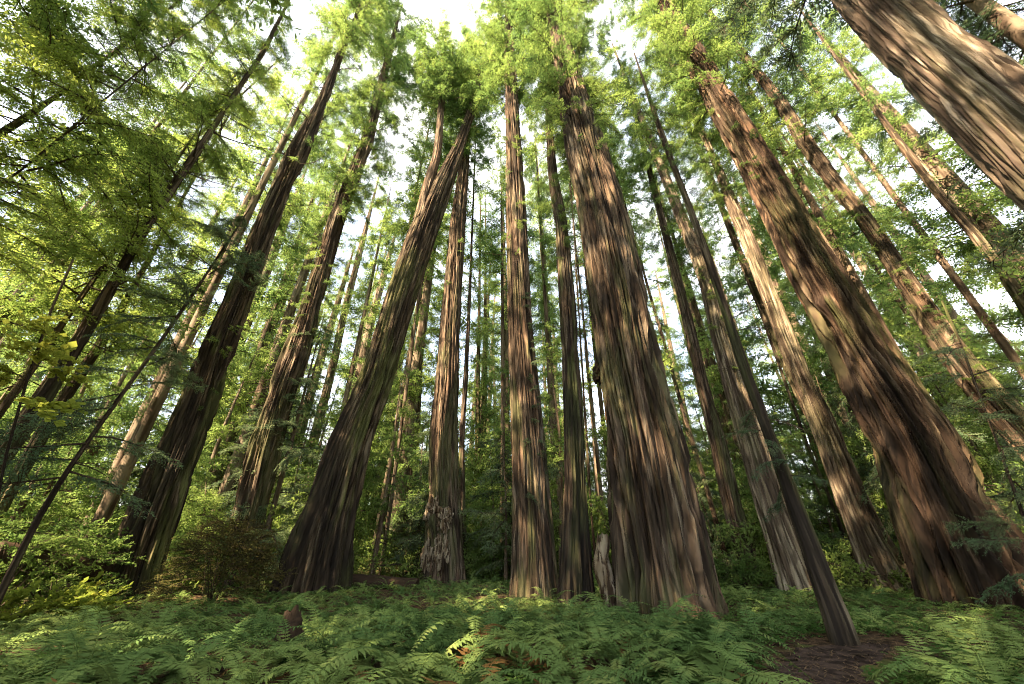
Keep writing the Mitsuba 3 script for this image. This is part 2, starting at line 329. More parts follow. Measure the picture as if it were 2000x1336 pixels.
def limbs(key, a, n, z0, z1, l, seed):
    rng = np.random.default_rng(seed); z0, z1 = height(a, z0), height(a, z1)
    for i in range(n):
        z = rng.uniform(z0, z1); t = rng.uniform(0, 2 * PI); p = a.at(z) + np.array([math.cos(t), math.sin(t), 0]) * float(a.rad(z)) * 0.8
        inst(f'{key}__limb' + (f'_{i:03d}' if i else ''), LIMBS[rng.integers(5)], p, t, rng.uniform(-0.2, 0.35), rng.uniform(0, 6), l * rng.uniform(0.6, 1.3))
AX = {}
TAGS = []
def tree(name, label, rows, D=None, m='bark_red', top=60, seg=120, dz=0.45, depth=0.10, crowns=(), limb=None, group=None, cat='tree', **kw):
    key = key_for(name)
    seed = len(AX) * 13 + 5
    a = fit(rows, D, top); AX[key] = a
    mesh, uv = trunk_mesh(a, seed, seg, dz, depth, **kw)
    add(key + '__trunk', mesh, m, smooth=True, uv=uv)
    st = 0
    for c in crowns:
        crown(key, a, *c[:6], seed + st, **(c[6] if len(c) > 6 else {}), start=st); st += c[1]
    if limb: limbs(key, a, *limb, seed + 3)
    tag(key, label, cat, group)
    return key

# --- the setting
gx = np.concatenate([np.linspace(-160, -30, 27), np.linspace(-29.5, 29.5, 119), np.linspace(30, 160, 27)])
gy = np.concatenate([np.linspace(-60, 3.6, 17), np.linspace(4, 40, 110), np.linspace(41, 200, 40)])
X, Y = np.meshgrid(gx, gy, indexing='ij')
i, j = np.meshgrid(np.arange(len(gx) - 1), np.arange(len(gy) - 1), indexing='ij'); i, j = i.ravel(), j.ravel(); n = len(gy)
gf = np.vstack([np.stack([i * n + j, (i + 1) * n + j, (i + 1) * n + j + 1], 1), np.stack([i * n + j, (i + 1) * n + j + 1, i * n + j + 1], 1)])
add('ground', (np.stack([X, Y, ground_z(X, Y)], -1).reshape(-1, 3), gf), 'duff', smooth=True)
tag('ground', 'forest floor of dark brown duff under the ferns', kind='structure')
PATH = np.array([[3.0, 2.0], [3.5, 4.5], [4.1, 6.4], [4.8, 7.6], [5.7, 8.5], [7.2, 9.2]])
ts = np.linspace(0, len(PATH) - 1, 60); pc = np.stack([np.interp(ts, np.arange(len(PATH)), PATH[:, k]) for k in (0, 1)], -1)
pt = unit(np.gradient(pc, axis=0)); pn = np.stack([pt[:, 1], -pt[:, 0]], -1)
rngp = np.random.default_rng(4)
wv = np.linspace(-1, 1, 9); wid = 0.75 + 0.12 * np.sin(ts * 3.1) + 0.05 * rngp.normal(size=60); wid[-12:] *= np.linspace(1, 0.3, 12)
pp = pc[:, None] + pn[:, None] * (wv[None, :, None] * wid[:, None, None])
pz = ground_z(pp[..., 0], pp[..., 1]) + 0.02 - 0.05 * np.abs(wv)[None] ** 4
i, j = np.meshgrid(np.arange(59), np.arange(8), indexing='ij'); i, j = i.ravel(), j.ravel()
add('path', (np.concatenate([pp, pz[..., None]], -1).reshape(-1, 3), np.vstack([np.stack([i * 9 + j, i * 9 + j + 1, (i + 1) * 9 + j + 1], 1), np.stack([i * 9 + j, (i + 1) * 9 + j + 1, (i + 1) * 9 + j], 1)])), 'dirt', smooth=True)
tag('path', 'bare dark dirt trail at the lower right', kind='structure')

# --- the traced trees: (photo y, left edge, right edge)
tree('redwood_tree', 'huge ridged redwood right of centre, thickest trunk rising from the ferns', [(1205, 1212, 1418), (1100, 1205, 1392), (1000, 1190, 1374), (868, 1183, 1339), (740, 1168, 1298), (640, 1158, 1277), (440, 1133, 1228), (300, 1105, 1186), (200, 1091, 1151), (120, 1081, 1126), (0, 1063, 1096)],
     m='bark_red', top=62, seg=420, dz=0.16, depth=0.24, flare=0.04, crowns=[('redwood', 16, -330, -190, 1.0, 1.8), ('redwood', 120, -250, 58, 2.8, 3.6)], limb=(6, -400, -100, 2.2), bumps=[(0.4, -2.2, 0.7, 0.3, 0.15), (0.3, -1.7, 0.6, 0.25, 0.15)])
KG = [k for k in AX][-1]
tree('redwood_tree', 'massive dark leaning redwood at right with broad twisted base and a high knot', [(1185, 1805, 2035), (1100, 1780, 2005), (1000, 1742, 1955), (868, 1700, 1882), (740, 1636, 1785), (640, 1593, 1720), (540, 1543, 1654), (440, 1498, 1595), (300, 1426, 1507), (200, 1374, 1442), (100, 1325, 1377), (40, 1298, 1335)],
     m='bark_shaded_foot', top=70, seg=440, dz=0.18, depth=0.28, flare=0.05, twist=0.05, crowns=[('redwood', 22, -380, -150, 0.9, 1.6), ('redwood', 110, -200, 62, 3.0, 3.6)], limb=(6, -330, -60, 2.2), bumps=[(11.0, 3.68, 0.5, 0.3, 0.45), (0.6, -0.55, 1.3, 0.35, 0.9), (0.4, -1.9, 0.9, 0.3, 0.45)])
tree('fir_tree', 'near trunk with plated grey bark crossing the upper right corner', [(410, 2000, 2330), (300, 1890, 2210), (207, 1805, 2095), (93, 1696, 1929), (0, 1619, 1812)], D=13.0,
     m='bark_plate', top=46, seg=420, dz=0.07, depth=0.075, brk=2.6, fine=1.7, twist=0.01, crowns=[('hemlock', 60, 22, 45, 4.4, 3.0)], limb=None)
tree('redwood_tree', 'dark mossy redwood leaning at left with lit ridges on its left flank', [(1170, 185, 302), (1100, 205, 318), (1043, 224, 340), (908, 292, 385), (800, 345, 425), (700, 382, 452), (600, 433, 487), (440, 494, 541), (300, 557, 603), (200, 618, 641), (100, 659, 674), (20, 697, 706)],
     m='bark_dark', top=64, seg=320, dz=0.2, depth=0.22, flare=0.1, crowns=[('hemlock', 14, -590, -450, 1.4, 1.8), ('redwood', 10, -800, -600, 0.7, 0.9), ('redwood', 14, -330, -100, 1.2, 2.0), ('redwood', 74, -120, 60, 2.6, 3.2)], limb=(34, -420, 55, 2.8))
tree('redwood_tree', 'redwood with sunlit left face rising behind the brown shrub', [(1135, 425, 500), (1010, 452, 519), (868, 486, 554), (800, 508, 570), (700, 546, 606), (600, 587, 627), (440, 636, 671), (280, 702, 729), (100, 755, 768)], D=24.0,
     m='bark_red', top=60, seg=220, dz=0.3, depth=0.14, crowns=[('redwood', 34, -660, -420, 0.8, 1.6), ('redwood', 110, -430, 57, 2.4, 4.0)], limb=(10, -760, -300, 2.0))
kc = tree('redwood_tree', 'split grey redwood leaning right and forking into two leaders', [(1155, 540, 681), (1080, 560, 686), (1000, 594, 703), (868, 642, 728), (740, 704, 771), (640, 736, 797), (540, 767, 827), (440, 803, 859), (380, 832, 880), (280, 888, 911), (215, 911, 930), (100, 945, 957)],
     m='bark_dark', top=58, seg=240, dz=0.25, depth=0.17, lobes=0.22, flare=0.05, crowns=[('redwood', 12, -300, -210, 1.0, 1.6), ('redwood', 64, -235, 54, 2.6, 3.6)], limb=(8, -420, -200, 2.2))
a = fit([(430, 806, 838), (380, 820, 843), (300, 846, 862), (200, 857, 869), (110, 863, 870)], D=float(np.hypot(*AX[kc].xy[1])), top=46)
i0 = int(np.argmax(a.z > 12)); a.z, a.xy, a.r = a.z[i0:], a.xy[i0:], a.r[i0:]
mesh, uv = trunk_mesh(a, 77, 60, 0.4, 0.06, flare=0.0); add(kc + '__leader', mesh, 'bark_red', smooth=True, uv=uv); labels[kc + '__leader'] = {'label': 'thinner left leader of the fork'}
crown(kc, a, 'redwood', 64, -205, 46, 2.4, 3.6, 991, start=400); limbs(kc, a, 7, -330, -190, 1.6, 5)
tree('redwood_tree', 'reddish redwood with bright sunlit streaks and pale burled wood at its foot', [(1145, 820, 906), (1000, 832, 899), (868, 836, 892), (740, 851, 897), (640, 860, 899), (440, 879, 909), (300, 900, 918), (150, 912, 924)], D=24.0,
     m='bark_red', top=60, seg=220, dz=0.28, depth=0.13, crowns=[('redwood', 10, -620, -380, 0.7, 1.0), ('redwood', 110, -330, 57, 2.6, 3.2)], limb=(8, -800, -300, 1.8), bumps=[(2.9, -2.0, 0.5, 0.4, 0.35), (1.0, -1.3, 0.5, 0.3, 0.25)])
tree('redwood_tree', 'straight reddish redwood at the centre with leafy sprays down its front', [(1170, 1000, 1092), (1043, 1003, 1080), (868, 1000, 1063), (740, 996, 1050), (640, 993, 1038), (440, 990, 1028), (300, 988, 1020), (180, 986, 1010), (50, 985, 1002)],
     m='bark_red', top=60, seg=220, dz=0.26, depth=0.13, crowns=[('redwood', 50, -520, -170, 0.7, 1.5), ('redwood', 110, -195, 57, 2.6, 3.2), ('hemlock', 16, -1000, -600, 0.8, 0.9, dict(az=(-0.9, 0.6)))], limb=(8, -700, -200, 1.4))
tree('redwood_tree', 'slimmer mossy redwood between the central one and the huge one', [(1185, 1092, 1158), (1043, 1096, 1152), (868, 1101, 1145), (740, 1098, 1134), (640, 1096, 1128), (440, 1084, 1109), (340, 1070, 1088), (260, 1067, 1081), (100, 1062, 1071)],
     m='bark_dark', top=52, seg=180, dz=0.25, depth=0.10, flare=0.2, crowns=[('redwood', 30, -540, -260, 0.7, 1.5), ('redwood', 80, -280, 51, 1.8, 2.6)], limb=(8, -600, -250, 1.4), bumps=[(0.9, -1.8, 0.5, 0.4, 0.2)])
tree('redwood_tree', 'pale sunlit redwood with smooth bands of light, left of the massive right tree', [(1120, 1682, 1778), (1000, 1640, 1705), (868, 1596, 1654), (740, 1545, 1587), (640, 1510, 1547), (540, 1472, 1505), (440, 1435, 1465), (400, 1417, 1444), (330, 1395, 1412), (200, 1340, 1352)], D=25.0,
     m='bark_grey', top=62, seg=200, dz=0.3, depth=0.12, flare=0.15, crowns=[('redwood', 16, -450, -330, 0.8, 1.6), ('redwood', 90, -380, 58, 2.6, 3.0)], limb=(8, -520, -300, 1.8))
tree('redwood_tree', 'redwood at the right edge leaning in with small green sprouts along its trunk', [(905, 2000, 2093), (840, 1945, 2034), (740, 1857, 1948), (640, 1797, 1860), (540, 1736, 1787), (440, 1676, 1720), (300, 1566, 1608), (200, 1510, 1542), (80, 1419, 1440)], D=24.0,
     m='bark_red', top=60, seg=200, dz=0.3, depth=0.10, crowns=[('redwood', 70, -800, -250, 0.7, 1.5), ('redwood', 80, -300, 57, 2.8, 3.2)], limb=(14, -800, -100, 1.7))
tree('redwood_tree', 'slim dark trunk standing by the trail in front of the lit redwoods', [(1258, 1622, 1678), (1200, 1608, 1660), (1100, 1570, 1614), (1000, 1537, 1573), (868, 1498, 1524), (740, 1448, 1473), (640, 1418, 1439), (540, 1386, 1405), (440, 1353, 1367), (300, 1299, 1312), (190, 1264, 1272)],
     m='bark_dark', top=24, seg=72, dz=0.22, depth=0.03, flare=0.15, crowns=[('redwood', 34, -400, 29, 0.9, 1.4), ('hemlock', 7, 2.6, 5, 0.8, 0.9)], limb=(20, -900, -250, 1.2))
tree('redwood_tree', 'redwood just behind the slim dark trunk, lit along its right side', [(1130, 1515, 1592), (1000, 1478, 1540), (868, 1442, 1500), (740, 1408, 1451), (640, 1384, 1421), (540, 1362, 1392), (440, 1324, 1350), (300, 1272, 1290)], D=22.5,
     m='bark_grey', top=50, seg=150, dz=0.3, depth=0.10, crowns=[('redwood', 30, 10, 30, 0.9, 1.6), ('redwood', 50, 28, 49, 3.0, 1.5)], limb=(5, 12, 30, 1.8))  # lighter bark colour stands in for sunlight on this trunk
tree('redwood_tree', 'lit reddish trunk right of the huge redwood, its foot among small green plants', [(1125, 1450, 1490), (1000, 1413, 1453), (868, 1388, 1425), (740, 1356, 1382), (640, 1335, 1358), (440, 1288, 1303)], D=24.0,
     m='bark_red', top=48, seg=120, dz=0.3, depth=0.09, crowns=[('redwood', 70, 20, 47, 2.4, 1.5)], limb=(4, 12, 30, 1.6))
# --- left side
LG = None
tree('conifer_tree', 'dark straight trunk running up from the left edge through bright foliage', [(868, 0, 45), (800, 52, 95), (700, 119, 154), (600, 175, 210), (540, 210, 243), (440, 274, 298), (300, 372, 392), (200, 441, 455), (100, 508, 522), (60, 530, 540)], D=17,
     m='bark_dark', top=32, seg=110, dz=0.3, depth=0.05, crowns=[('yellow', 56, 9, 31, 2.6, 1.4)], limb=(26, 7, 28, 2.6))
tree('conifer_tree', 'thin dark trunk left of the straight one at the left edge', [(808, -10, 12), (741, 35, 56), (647, 104, 121), (566, 161, 176), (440, 254, 264), (330, 330, 338)], D=19,
     m='bark_dark', top=26, seg=70, dz=0.4, depth=0.03, crowns=[('yellow', 50, 8, 25, 2.8, 1.4)], limb=(16, 6, 22, 2.4))
tree('conifer_tree', 'brown trunk half hidden by leaves right of the straight dark one', [(990, -16, 22), (950, 12, 46), (868, 50, 84), (755, 126, 154), (671, 184, 208), (587, 236, 256), (524, 274, 288)], D=21,
     m='bark_dark', top=26, seg=80, dz=0.4, depth=0.04, crowns=[('redwood', 38, 8, 25, 2.8, 1.4)], limb=(12, 4, 18, 2.2))
tree('conifer_tree', 'slender dark stem leaning right in front of the left foliage', [(1040, 48, 66), (1008, 62, 79), (938, 109, 124), (885, 150, 164), (808, 203, 216), (727, 265, 276), (615, 346, 354), (510, 417, 423)], D=15,
     m='bark_char', top=14, seg=48, dz=0.4, depth=0.015, crowns=[('hemlock', 30, 3, 13.6, 2.0, 1.2)], limb=(14, 3, 12, 1.6))
tree('conifer_tree', 'brown trunk cutting the upper left edge of the picture', [(300, -70, -40), (260, -18, 14), (217, 60, 84), (150, 150, 168)], D=18,
     m='bark_red', top=34, seg=80, dz=0.4, depth=0.04, crowns=[('yellow', 60, 13, 33, 3.2, 1.5)], limb=(10, 8, 28, 2.4))
tree('conifer_tree', 'slim dark trunk below the brown one at the upper left edge', [(400, -56, -40), (361, -8, 8), (298, 81, 95), (224, 163, 174), (150, 255, 262)], D=15,
     m='bark_dark', top=26, seg=60, dz=0.4, depth=0.02, crowns=[('yellow', 46, 8, 25, 2.8, 1.4)], limb=(10, 6, 22, 2.2))
tree('conifer_tree', 'dark trunk entering at mid height of the left edge', [(700, -100, -76), (629, -10, 12), (600, 22, 42), (500, 130, 146)], D=22,
     m='bark_dark', top=34, seg=60, dz=0.4, depth=0.03, crowns=[('yellow', 46, 9, 33, 3.2, 1.6)], limb=(6, 8, 26, 2.4))
tree('maple_sapling', 'thin sapling with a few bright yellow-green leaves at the left edge', [(1100, -30, -22), (900, 0, 6), (760, 44, 49), (650, 82, 86), (600, 100, 103)], D=11.0, m='bark_dark', top=7, seg=16, dz=0.4, depth=0.0, flare=0.1,
     crowns=[('maple', 9, -800, -620, 1.0, 0.7)])
tree('hemlock_sapling', 'young hemlock with bluish drooping sprays at the right edge', [(1150, 2040, 2052), (1000, 1992, 2002), (880, 1950, 1956)], D=13.0, m='bark_dark', top=7, seg=16, dz=0.4, depth=0.0, flare=0.1, crowns=[('hemlock', 16, 1.2, 6.5, 1.3, 0.8)])
# --- trunks further back
FAR = [
 ('lit narrow trunk in the gap left of the sunlit redwood', [(960, 412, 436), (900, 424, 450), (820, 452, 474), (740, 480, 498), (600, 530, 545)], 44, 'bark_red'),
 ('grey-brown trunk standing free between the sunlit redwood and the split one', [(810, 616, 636), (700, 645, 662), (600, 668, 683), (480, 700, 712)], 48, 'bark_grey'),
 ('pale trunk just left of the split redwood, far back', [(720, 696, 716), (640, 712, 730), (540, 742, 756)], 55, 'bark_grey'),
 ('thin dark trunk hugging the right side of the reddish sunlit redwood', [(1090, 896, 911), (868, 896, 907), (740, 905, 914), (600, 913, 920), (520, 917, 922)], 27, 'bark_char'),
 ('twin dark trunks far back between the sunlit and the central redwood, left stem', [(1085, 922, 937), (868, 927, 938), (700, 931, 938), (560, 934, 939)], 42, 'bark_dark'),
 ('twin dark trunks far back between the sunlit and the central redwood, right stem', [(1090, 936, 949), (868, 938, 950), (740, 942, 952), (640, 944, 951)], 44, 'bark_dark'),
 ('very thin orange-lit stem just left of the huge redwood', [(1160, 1171, 1178), (1078, 1158, 1164), (938, 1148, 1153), (800, 1140, 1144)], 24, 'bark_red'),
 ('thin crooked trunk right of the huge redwood', [(1085, 1412, 1422), (935, 1370, 1379), (800, 1330, 1338), (640, 1285, 1292), (480, 1240, 1246)], 28, 'bark_red'),
 ('reddish lit trunk between two mid redwoods right of centre', [(1050, 1488, 1510), (903, 1446, 1466), (760, 1400, 1416), (600, 1352, 1364)], 40, 'bark_red'),
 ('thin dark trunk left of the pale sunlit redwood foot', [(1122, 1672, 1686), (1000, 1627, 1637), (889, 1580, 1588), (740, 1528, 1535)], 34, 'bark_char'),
 ('crooked mottled trunk behind the pale sunlit redwood', [(850, 1592, 1616), (766, 1547, 1570), (650, 1500, 1520), (573, 1467, 1484), (440, 1416, 1430), (330, 1375, 1386)], 34, 'bark_red'),
 ('reddish trunk at far right above the plated trunk edge', [(600, 1985, 2022), (545, 1948, 1984), (457, 1887, 1919), (371, 1812, 1840), (291, 1755, 1777), (200, 1690, 1706)], 34, 'bark_red'),
 ('thin trunk parallel to the reddish one at far right', [(560, 2000, 2014), (468, 1925, 1937), (336, 1810, 1820), (250, 1745, 1753)], 36, 'bark_grey'),
 ('brown trunk low at the right edge behind the massive tree', [(920, 1986, 2014), (868, 1944, 1968), (780, 1880, 1900), (700, 1826, 1842)], 44, 'bark_red'),
 ('pale trunk seen between the pale redwood and the massive one', [(790, 1632, 1648), (740, 1614, 1629), (640, 1582, 1595), (560, 1556, 1567)], 46, 'bark_grey'),
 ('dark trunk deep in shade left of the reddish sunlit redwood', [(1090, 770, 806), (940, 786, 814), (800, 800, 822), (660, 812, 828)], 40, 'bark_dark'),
 ('reddish trunk far behind the split tree near its top', [(900, 560, 582), (760, 600, 618), (600, 650, 664)], 60, 'bark_red'),
]
for lab, rows, D, m in FAR:
    tree('redwood_tree', lab, rows, D=D, m=m, top=48 + (D * 7) % 13, seg=48, dz=0.8, depth=0.04, flare=0.1, crowns=[('far', 40, 14, 47 + (D * 7) % 13, 3.6, 2.2)], limb=(4, 8, 30, 2.0))

# --- the forest behind: random trees, each a thing
rng = np.random.default_rng(2024)
spots = []
def free(x, y, gap):
    return all((x - a) ** 2 + (y - b) ** 2 > gap * gap for a, b in spots)
nf = 0
while nf < 78:
    az = rng.uniform(-66, 66) * PI / 180; D = rng.uniform(36, 104)
    x, y = D * math.sin(az), D * math.cos(az)
    if not free(x, y, 4.6): continue
    spots.append((x, y)); nf += 1
    h = rng.uniform(38, 66) * (0.8 + D / 300); r0 = rng.uniform(0.35, 0.95)
    key = key_for('background_tree')
    gz = float(ground_z(x, y)) - 0.4
    ln = rng.normal(0, 0.015, 2) * h
    a = Axis([gz, gz + 3, h * 0.6, h], [[x, y], [x + ln[0] * .05, y + ln[1] * .05], [x + ln[0] * .5, y + ln[1] * .5], [x + ln[0], y + ln[1]]], [r0 * 1.25, r0, r0 * 0.62, 0.05])
    mesh, uv = trunk_mesh(a, nf, 28, 1.2, 0.05)
    add(key + '__trunk', mesh, 'bark_far', smooth=True)
    crown(key, a, 'far', 64, h * rng.uniform(0.06, 0.24), h - 0.5, rng.uniform(4.4, 6.2), 2.0, nf + 500)
    TAGS.append((key, x, y, h, 'tall far conifer', 'tree'))
# slimmer trees of the middle distance, in the gaps between the traced trunks
HAZ = np.array([[math.atan2(*a.at(3.0)[:2]), math.hypot(*a.at(3.0)[:2]), float(a.rad(3.0))] for a in AX.values()])
def hides(az, D, w):
    """whether something w metres wide would stand in front of a traced trunk"""
    m = (HAZ[:, 1] > D) & (HAZ[:, 1] < 37)
    return bool(np.any(np.abs(HAZ[m, 0] - az) < HAZ[m, 2] / HAZ[m, 1] + w / D))
nf = 0
while nf < 24:
    az = rng.uniform(-62, 62) * PI / 180; D = rng.uniform(26, 44)
    x, y = D * math.sin(az), D * math.cos(az)
    if not free(x, y, 3.0): continue
    if np.min(np.abs(HAZ[:, 0] - az)) < 0.02 or hides(az, D, 0.6): continue
    spots.append((x, y)); nf += 1
    h = rng.uniform(44, 64); r0 = rng.uniform(0.13, 0.30)
    key = key_for('slender_tree')
    gz = float(ground_z(x, y)) - 0.4; ln = rng.normal(0, 0.012, 2) * h
    a = Axis([gz, gz + 2, h * 0.6, h], [[x, y], [x + ln[0] * .05, y + ln[1] * .05], [x + ln[0] * .5, y + ln[1] * .5], [x + ln[0], y + ln[1]]], [r0 * 1.25, r0, r0 * 0.7, 0.04])
    mesh, uv = trunk_mesh(a, nf + 700, 28, 0.9, 0.03, flare=0.15)
    add(key + '__trunk', mesh, 'bark_far', smooth=True)
    crown(key, a, ['far', 'far', 'redwood'][nf % 3], 56, h * rng.uniform(0.34, 0.5), h - 0.5, 3.4, 2.6, nf + 2500)
    crown(key, a, 'far', 14, h * 0.1, h * 0.4, 1.4, 2.0, nf + 2600, start=300)
    limbs(key, a, 5, h * 0.12, h * 0.45, 1.8, nf + 2700)
    TAGS.append((key, x, y, h, 'slender conifer', 'tree'))
# understory trees
nf = 0
while nf < 285:
    az = rng.uniform(-62, 62) * PI / 180; D = rng.uniform(23, 56) if nf < 215 else rng.uniform(37, 60)
    x, y = D * math.sin(az), D * math.cos(az)
    if not free(x, y, 2.2) or hides(az, D, 1.5): continue
    spots.append((x, y)); nf += 1
    h = rng.uniform(4, 15) * (1.0 if D < 33 else 1.5) + (5 if nf > 215 else 0); r0 = 0.035 + h * 0.009
    key = key_for('understory_tree')
    gz = float(ground_z(x, y)) - 0.2
    a = Axis([gz, h * 0.5, h], [[x, y], [x + rng.normal(0, .3), y + rng.normal(0, .3)], [x + rng.normal(0, .5), y + rng.normal(0, .5)]], [r0, r0 * 0.6, 0.01])
    mesh, uv = trunk_mesh(a, nf + 90, 12, 0.8, 0.01, flare=0.1)
    add(key + '__trunk', mesh, 'bark_far', smooth=True)
    kind = ['hemlock', 'far', 'far', 'far'][nf % 4]
    crown(key, a, kind, 36, max(0.5, h * 0.05), h, 3.2, 1.2, nf + 900)
    TAGS.append((key, x, y, h, ('low bushy' if h < 9 else 'tall' if h < 16 else 'lofty') + ' understory conifer', 'tree'))
MARKS = [(-200, 'the left edge'), (240, 'the dark mossy redwood'), (470, 'the sunlit-faced redwood'), (620, 'the split redwood'), (865, 'the reddish sunlit redwood'), (1045, 'the central redwood'),
         (1125, 'the slimmer mossy redwood'), (1310, 'the huge ridged redwood'), (1640, 'the slim dark trunk'), (1730, 'the pale sunlit redwood'), (1900, 'the massive leaning redwood'), (2400, 'the right edge')]
ORD = ['first', 'second', 'third', 'fourth', 'fifth', 'sixth', 'seventh', 'eighth', 'ninth', 'tenth', 'eleventh', 'twelfth', 'thirteenth', 'fourteenth', 'fifteenth', 'sixteenth', 'seventeenth', 'eighteenth', 'nineteenth', 'twentieth', 'twenty-first', 'twenty-second', 'twenty-third', 'twenty-fourth', 'twenty-fifth', 'twenty-sixth', 'twenty-seventh', 'twenty-eighth', 'twenty-ninth', 'thirtieth', 'thirty-first', 'thirty-second', 'thirty-third', 'thirty-fourth']
def column(x, y, z=0.5):
    q = np.array([x, y, z]) - EYE
    return 1000 + FOC * x / max(q @ FWD, 0.5)
sets = {}
for key, x, y, h, what, cat in TAGS:
    px = column(x, y); j = max(0, min(len(MARKS) - 2, sum(px > m[0] for m in MARKS) - 1))
    sets.setdefault((what, j), []).append((px, key, cat))
for (what, j), members in sets.items():
    for k, (px, key, cat) in enumerate(sorted(members)):
        o = '' if len(members) == 1 else f'{ORD[k]} ' if k < len(ORD) else 'last '
        a, b = MARKS[j][1][4:], MARKS[j + 1][1][4:]
        t = f'{o}{what} from left between {a} and {b}' if o else f'{what} between {a} and {b}'
        tag(key, t, cat, {'slender conifer': 'slender conifers between the big trunks', 'tall far conifer': 'tall conifers filling the far forest'}.get(what, 'young understory conifers'))

# unseen trees added left, right and behind so their crowns shade the scene
NEAR_SHADE = [(-11, 1.2, 46), (-13, -1.5, 50), (-17.5, 2.6, 52), (-9.5, -5, 46), (-22, 1.5, 55), (-14, -7, 52), (-5, -10, 44), (-4.5, -4.0, 54), (13, -3, 44)]  # placed along the sun direction to keep sun off near trunks and trail
for k, (x, y, h) in enumerate(NEAR_SHADE):
    spots.append((x, y)); key = key_for('surrounding_tree')
    a = Axis([-0.3, 3, h], [[x, y]] * 3, [0.9, 0.7, 0.05])
    mesh, uv = trunk_mesh(a, k + 400, 24, 1.5, 0.05)
    add(key + '__trunk', mesh, 'bark_far', smooth=True)
    crown(key, a, 'redwood', 70, 11, h - 0.5, 4.8, 2.4, k + 1700)
    tag(key, 'tall unseen conifer added outside the frame to shade the trail and trunks', 'tree', 'added shade conifers outside the frame')
for k, (x, y, h, t) in enumerate([(20.5, 7.0, 40, 'dark green conifer filling the upper right corner above the plated trunk'), (27, 5.0, 46, 'conifer further right behind the corner foliage')]):
    spots.append((x, y)); key = key_for('corner_tree')
    a = Axis([-0.3, 3, h], [[x, y]] * 3, [0.6, 0.5, 0.05])
    mesh, uv = trunk_mesh(a, k + 480, 24, 1.5, 0.05); add(key + '__trunk', mesh, 'bark_far', smooth=True)
    crown(key, a, 'hemlock', 70, 9, h - 0.5, 4.2, 2.4, k + 1900); tag(key, t, 'tree')
nf = tries = 0
while nf < 44 and tries < 5000:
    tries += 1
    x, y = rng.uniform(-56, 50), rng.uniform(-42, 20)
    if math.hypot(x, y) < 11.5: continue
    if y > -3 and abs(math.degrees(math.atan2(x, y + 2.0))) < 84: continue
    if x < -17 and y > -15: continue
    if y < -4 and abs(x) < 15: continue
    if not free(x, y, 4.4): continue
    spots.append((x, y)); nf += 1
    h = rng.uniform(34, 58); r0 = rng.uniform(0.4, 0.9)
    key = key_for('surrounding_tree')
    a = Axis([-0.3, 3, h], [[x, y]] * 3, [r0 * 1.2, r0, 0.05])
    mesh, uv = trunk_mesh(a, nf + 300, 24, 1.5, 0.05)
    add(key + '__trunk', mesh, 'bark_far', smooth=True)
    crown(key, a, 'far', 56, h * 0.28, h - 0.5, 5.4, 2.0, nf + 1500)
    tag(key, 'tall unseen conifer added outside the frame to shade the trail and trunks', 'tree', 'added shade conifers outside the frame')

# ------------------------------------------------------------------ ferns
def make_frond(seed, n=34, dry=False):
    rng = np.random.default_rng(seed)
    s = np.linspace(0, 1, 12)
    arch = rng.uniform(0.35, 0.75); rise = rng.uniform(0.55, 0.95)
    def ax(s):
        return np.stack([s * (0.86 - 0.12 * arch * s), 0.05 * np.sin(3 * s + seed), rise * s - (0.45 + arch) * s * s], -1)
    P0 = ax(s)
    wood = tube_mesh(P0, 0.006 * (1.05 - s), 3)
    q = np.linspace(0.13, 0.99, n)
    c, d = ax(q), unit(ax(q + 0.01) - ax(q - 0.01))
    sd0 = unit(np.cross(d, [0, 0, 1.0])); up = np.cross(sd0, d)
    W = 0.105 * np.sin(PI * np.clip(0.12 + q * 0.88, 0, 1)) ** 0.7 * (1.12 - 0.5 * q) + 0.008
    ms = []
    for sg in (1, -1):
        j = rng.uniform(0.85, 1.12, n)
        dd = unit(sd0 * sg + d * rng.uniform(0.15, 0.4, (n, 1)) + up * rng.normal(-0.18, 0.16, (n, 1)))
        ms.append(diamonds(c, dd, unit(np.cross(dd, up)), W * j, 0.030 * (1.1 - 0.55 * q), 0.3))
    ms.append(wood)
    return join(ms)
FROND = []
for i in range(7):
    nm = f'proto_frond_{i}'; scene[nm] = {'type': 'shapegroup', 'frond': mikit.ply(make_frond(300 + i), 'leaf_fern')}; FROND.append(nm)
for i in range(2):
    nm = f'proto_dryfrond_{i}'; scene[nm] = {'type': 'shapegroup', 'frond': mikit.ply(make_frond(320 + i, 26), 'leaf_fern_dry')}
FERN = []
def xf(v, az, pitch, s):
    c, sn = math.cos(pitch), math.sin(pitch)
    v = np.stack([v[:, 0] * c + v[:, 2] * sn, v[:, 1], -v[:, 0] * sn + v[:, 2] * c], -1) * s
    c, sn = math.cos(az), math.sin(az)
    return np.stack([v[:, 0] * c - v[:, 1] * sn, v[:, 0] * sn + v[:, 1] * c, v[:, 2]], -1)
for i in range(5):
    rngf = np.random.default_rng(340 + i); ms = []
    for k in range(13):
        v, f = make_frond(360 + i * 20 + k, 22)
        ms.append((xf(v, k * 2.4 + rngf.normal(0, .25), rngf.uniform(-0.45, 0.25), rngf.uniform(0.7, 1.1)), f))
    nm = f'proto_fern_{i}'; scene[nm] = {'type': 'shapegroup', 'fern': mikit.ply(join(ms), 'leaf_fern')}; FERN.append(nm)
bases = np.array([[*a.xy[0], a.r[0]] for k, a in AX.items()])
rng = np.random.default_rng(77)
cand = []
tries = 0
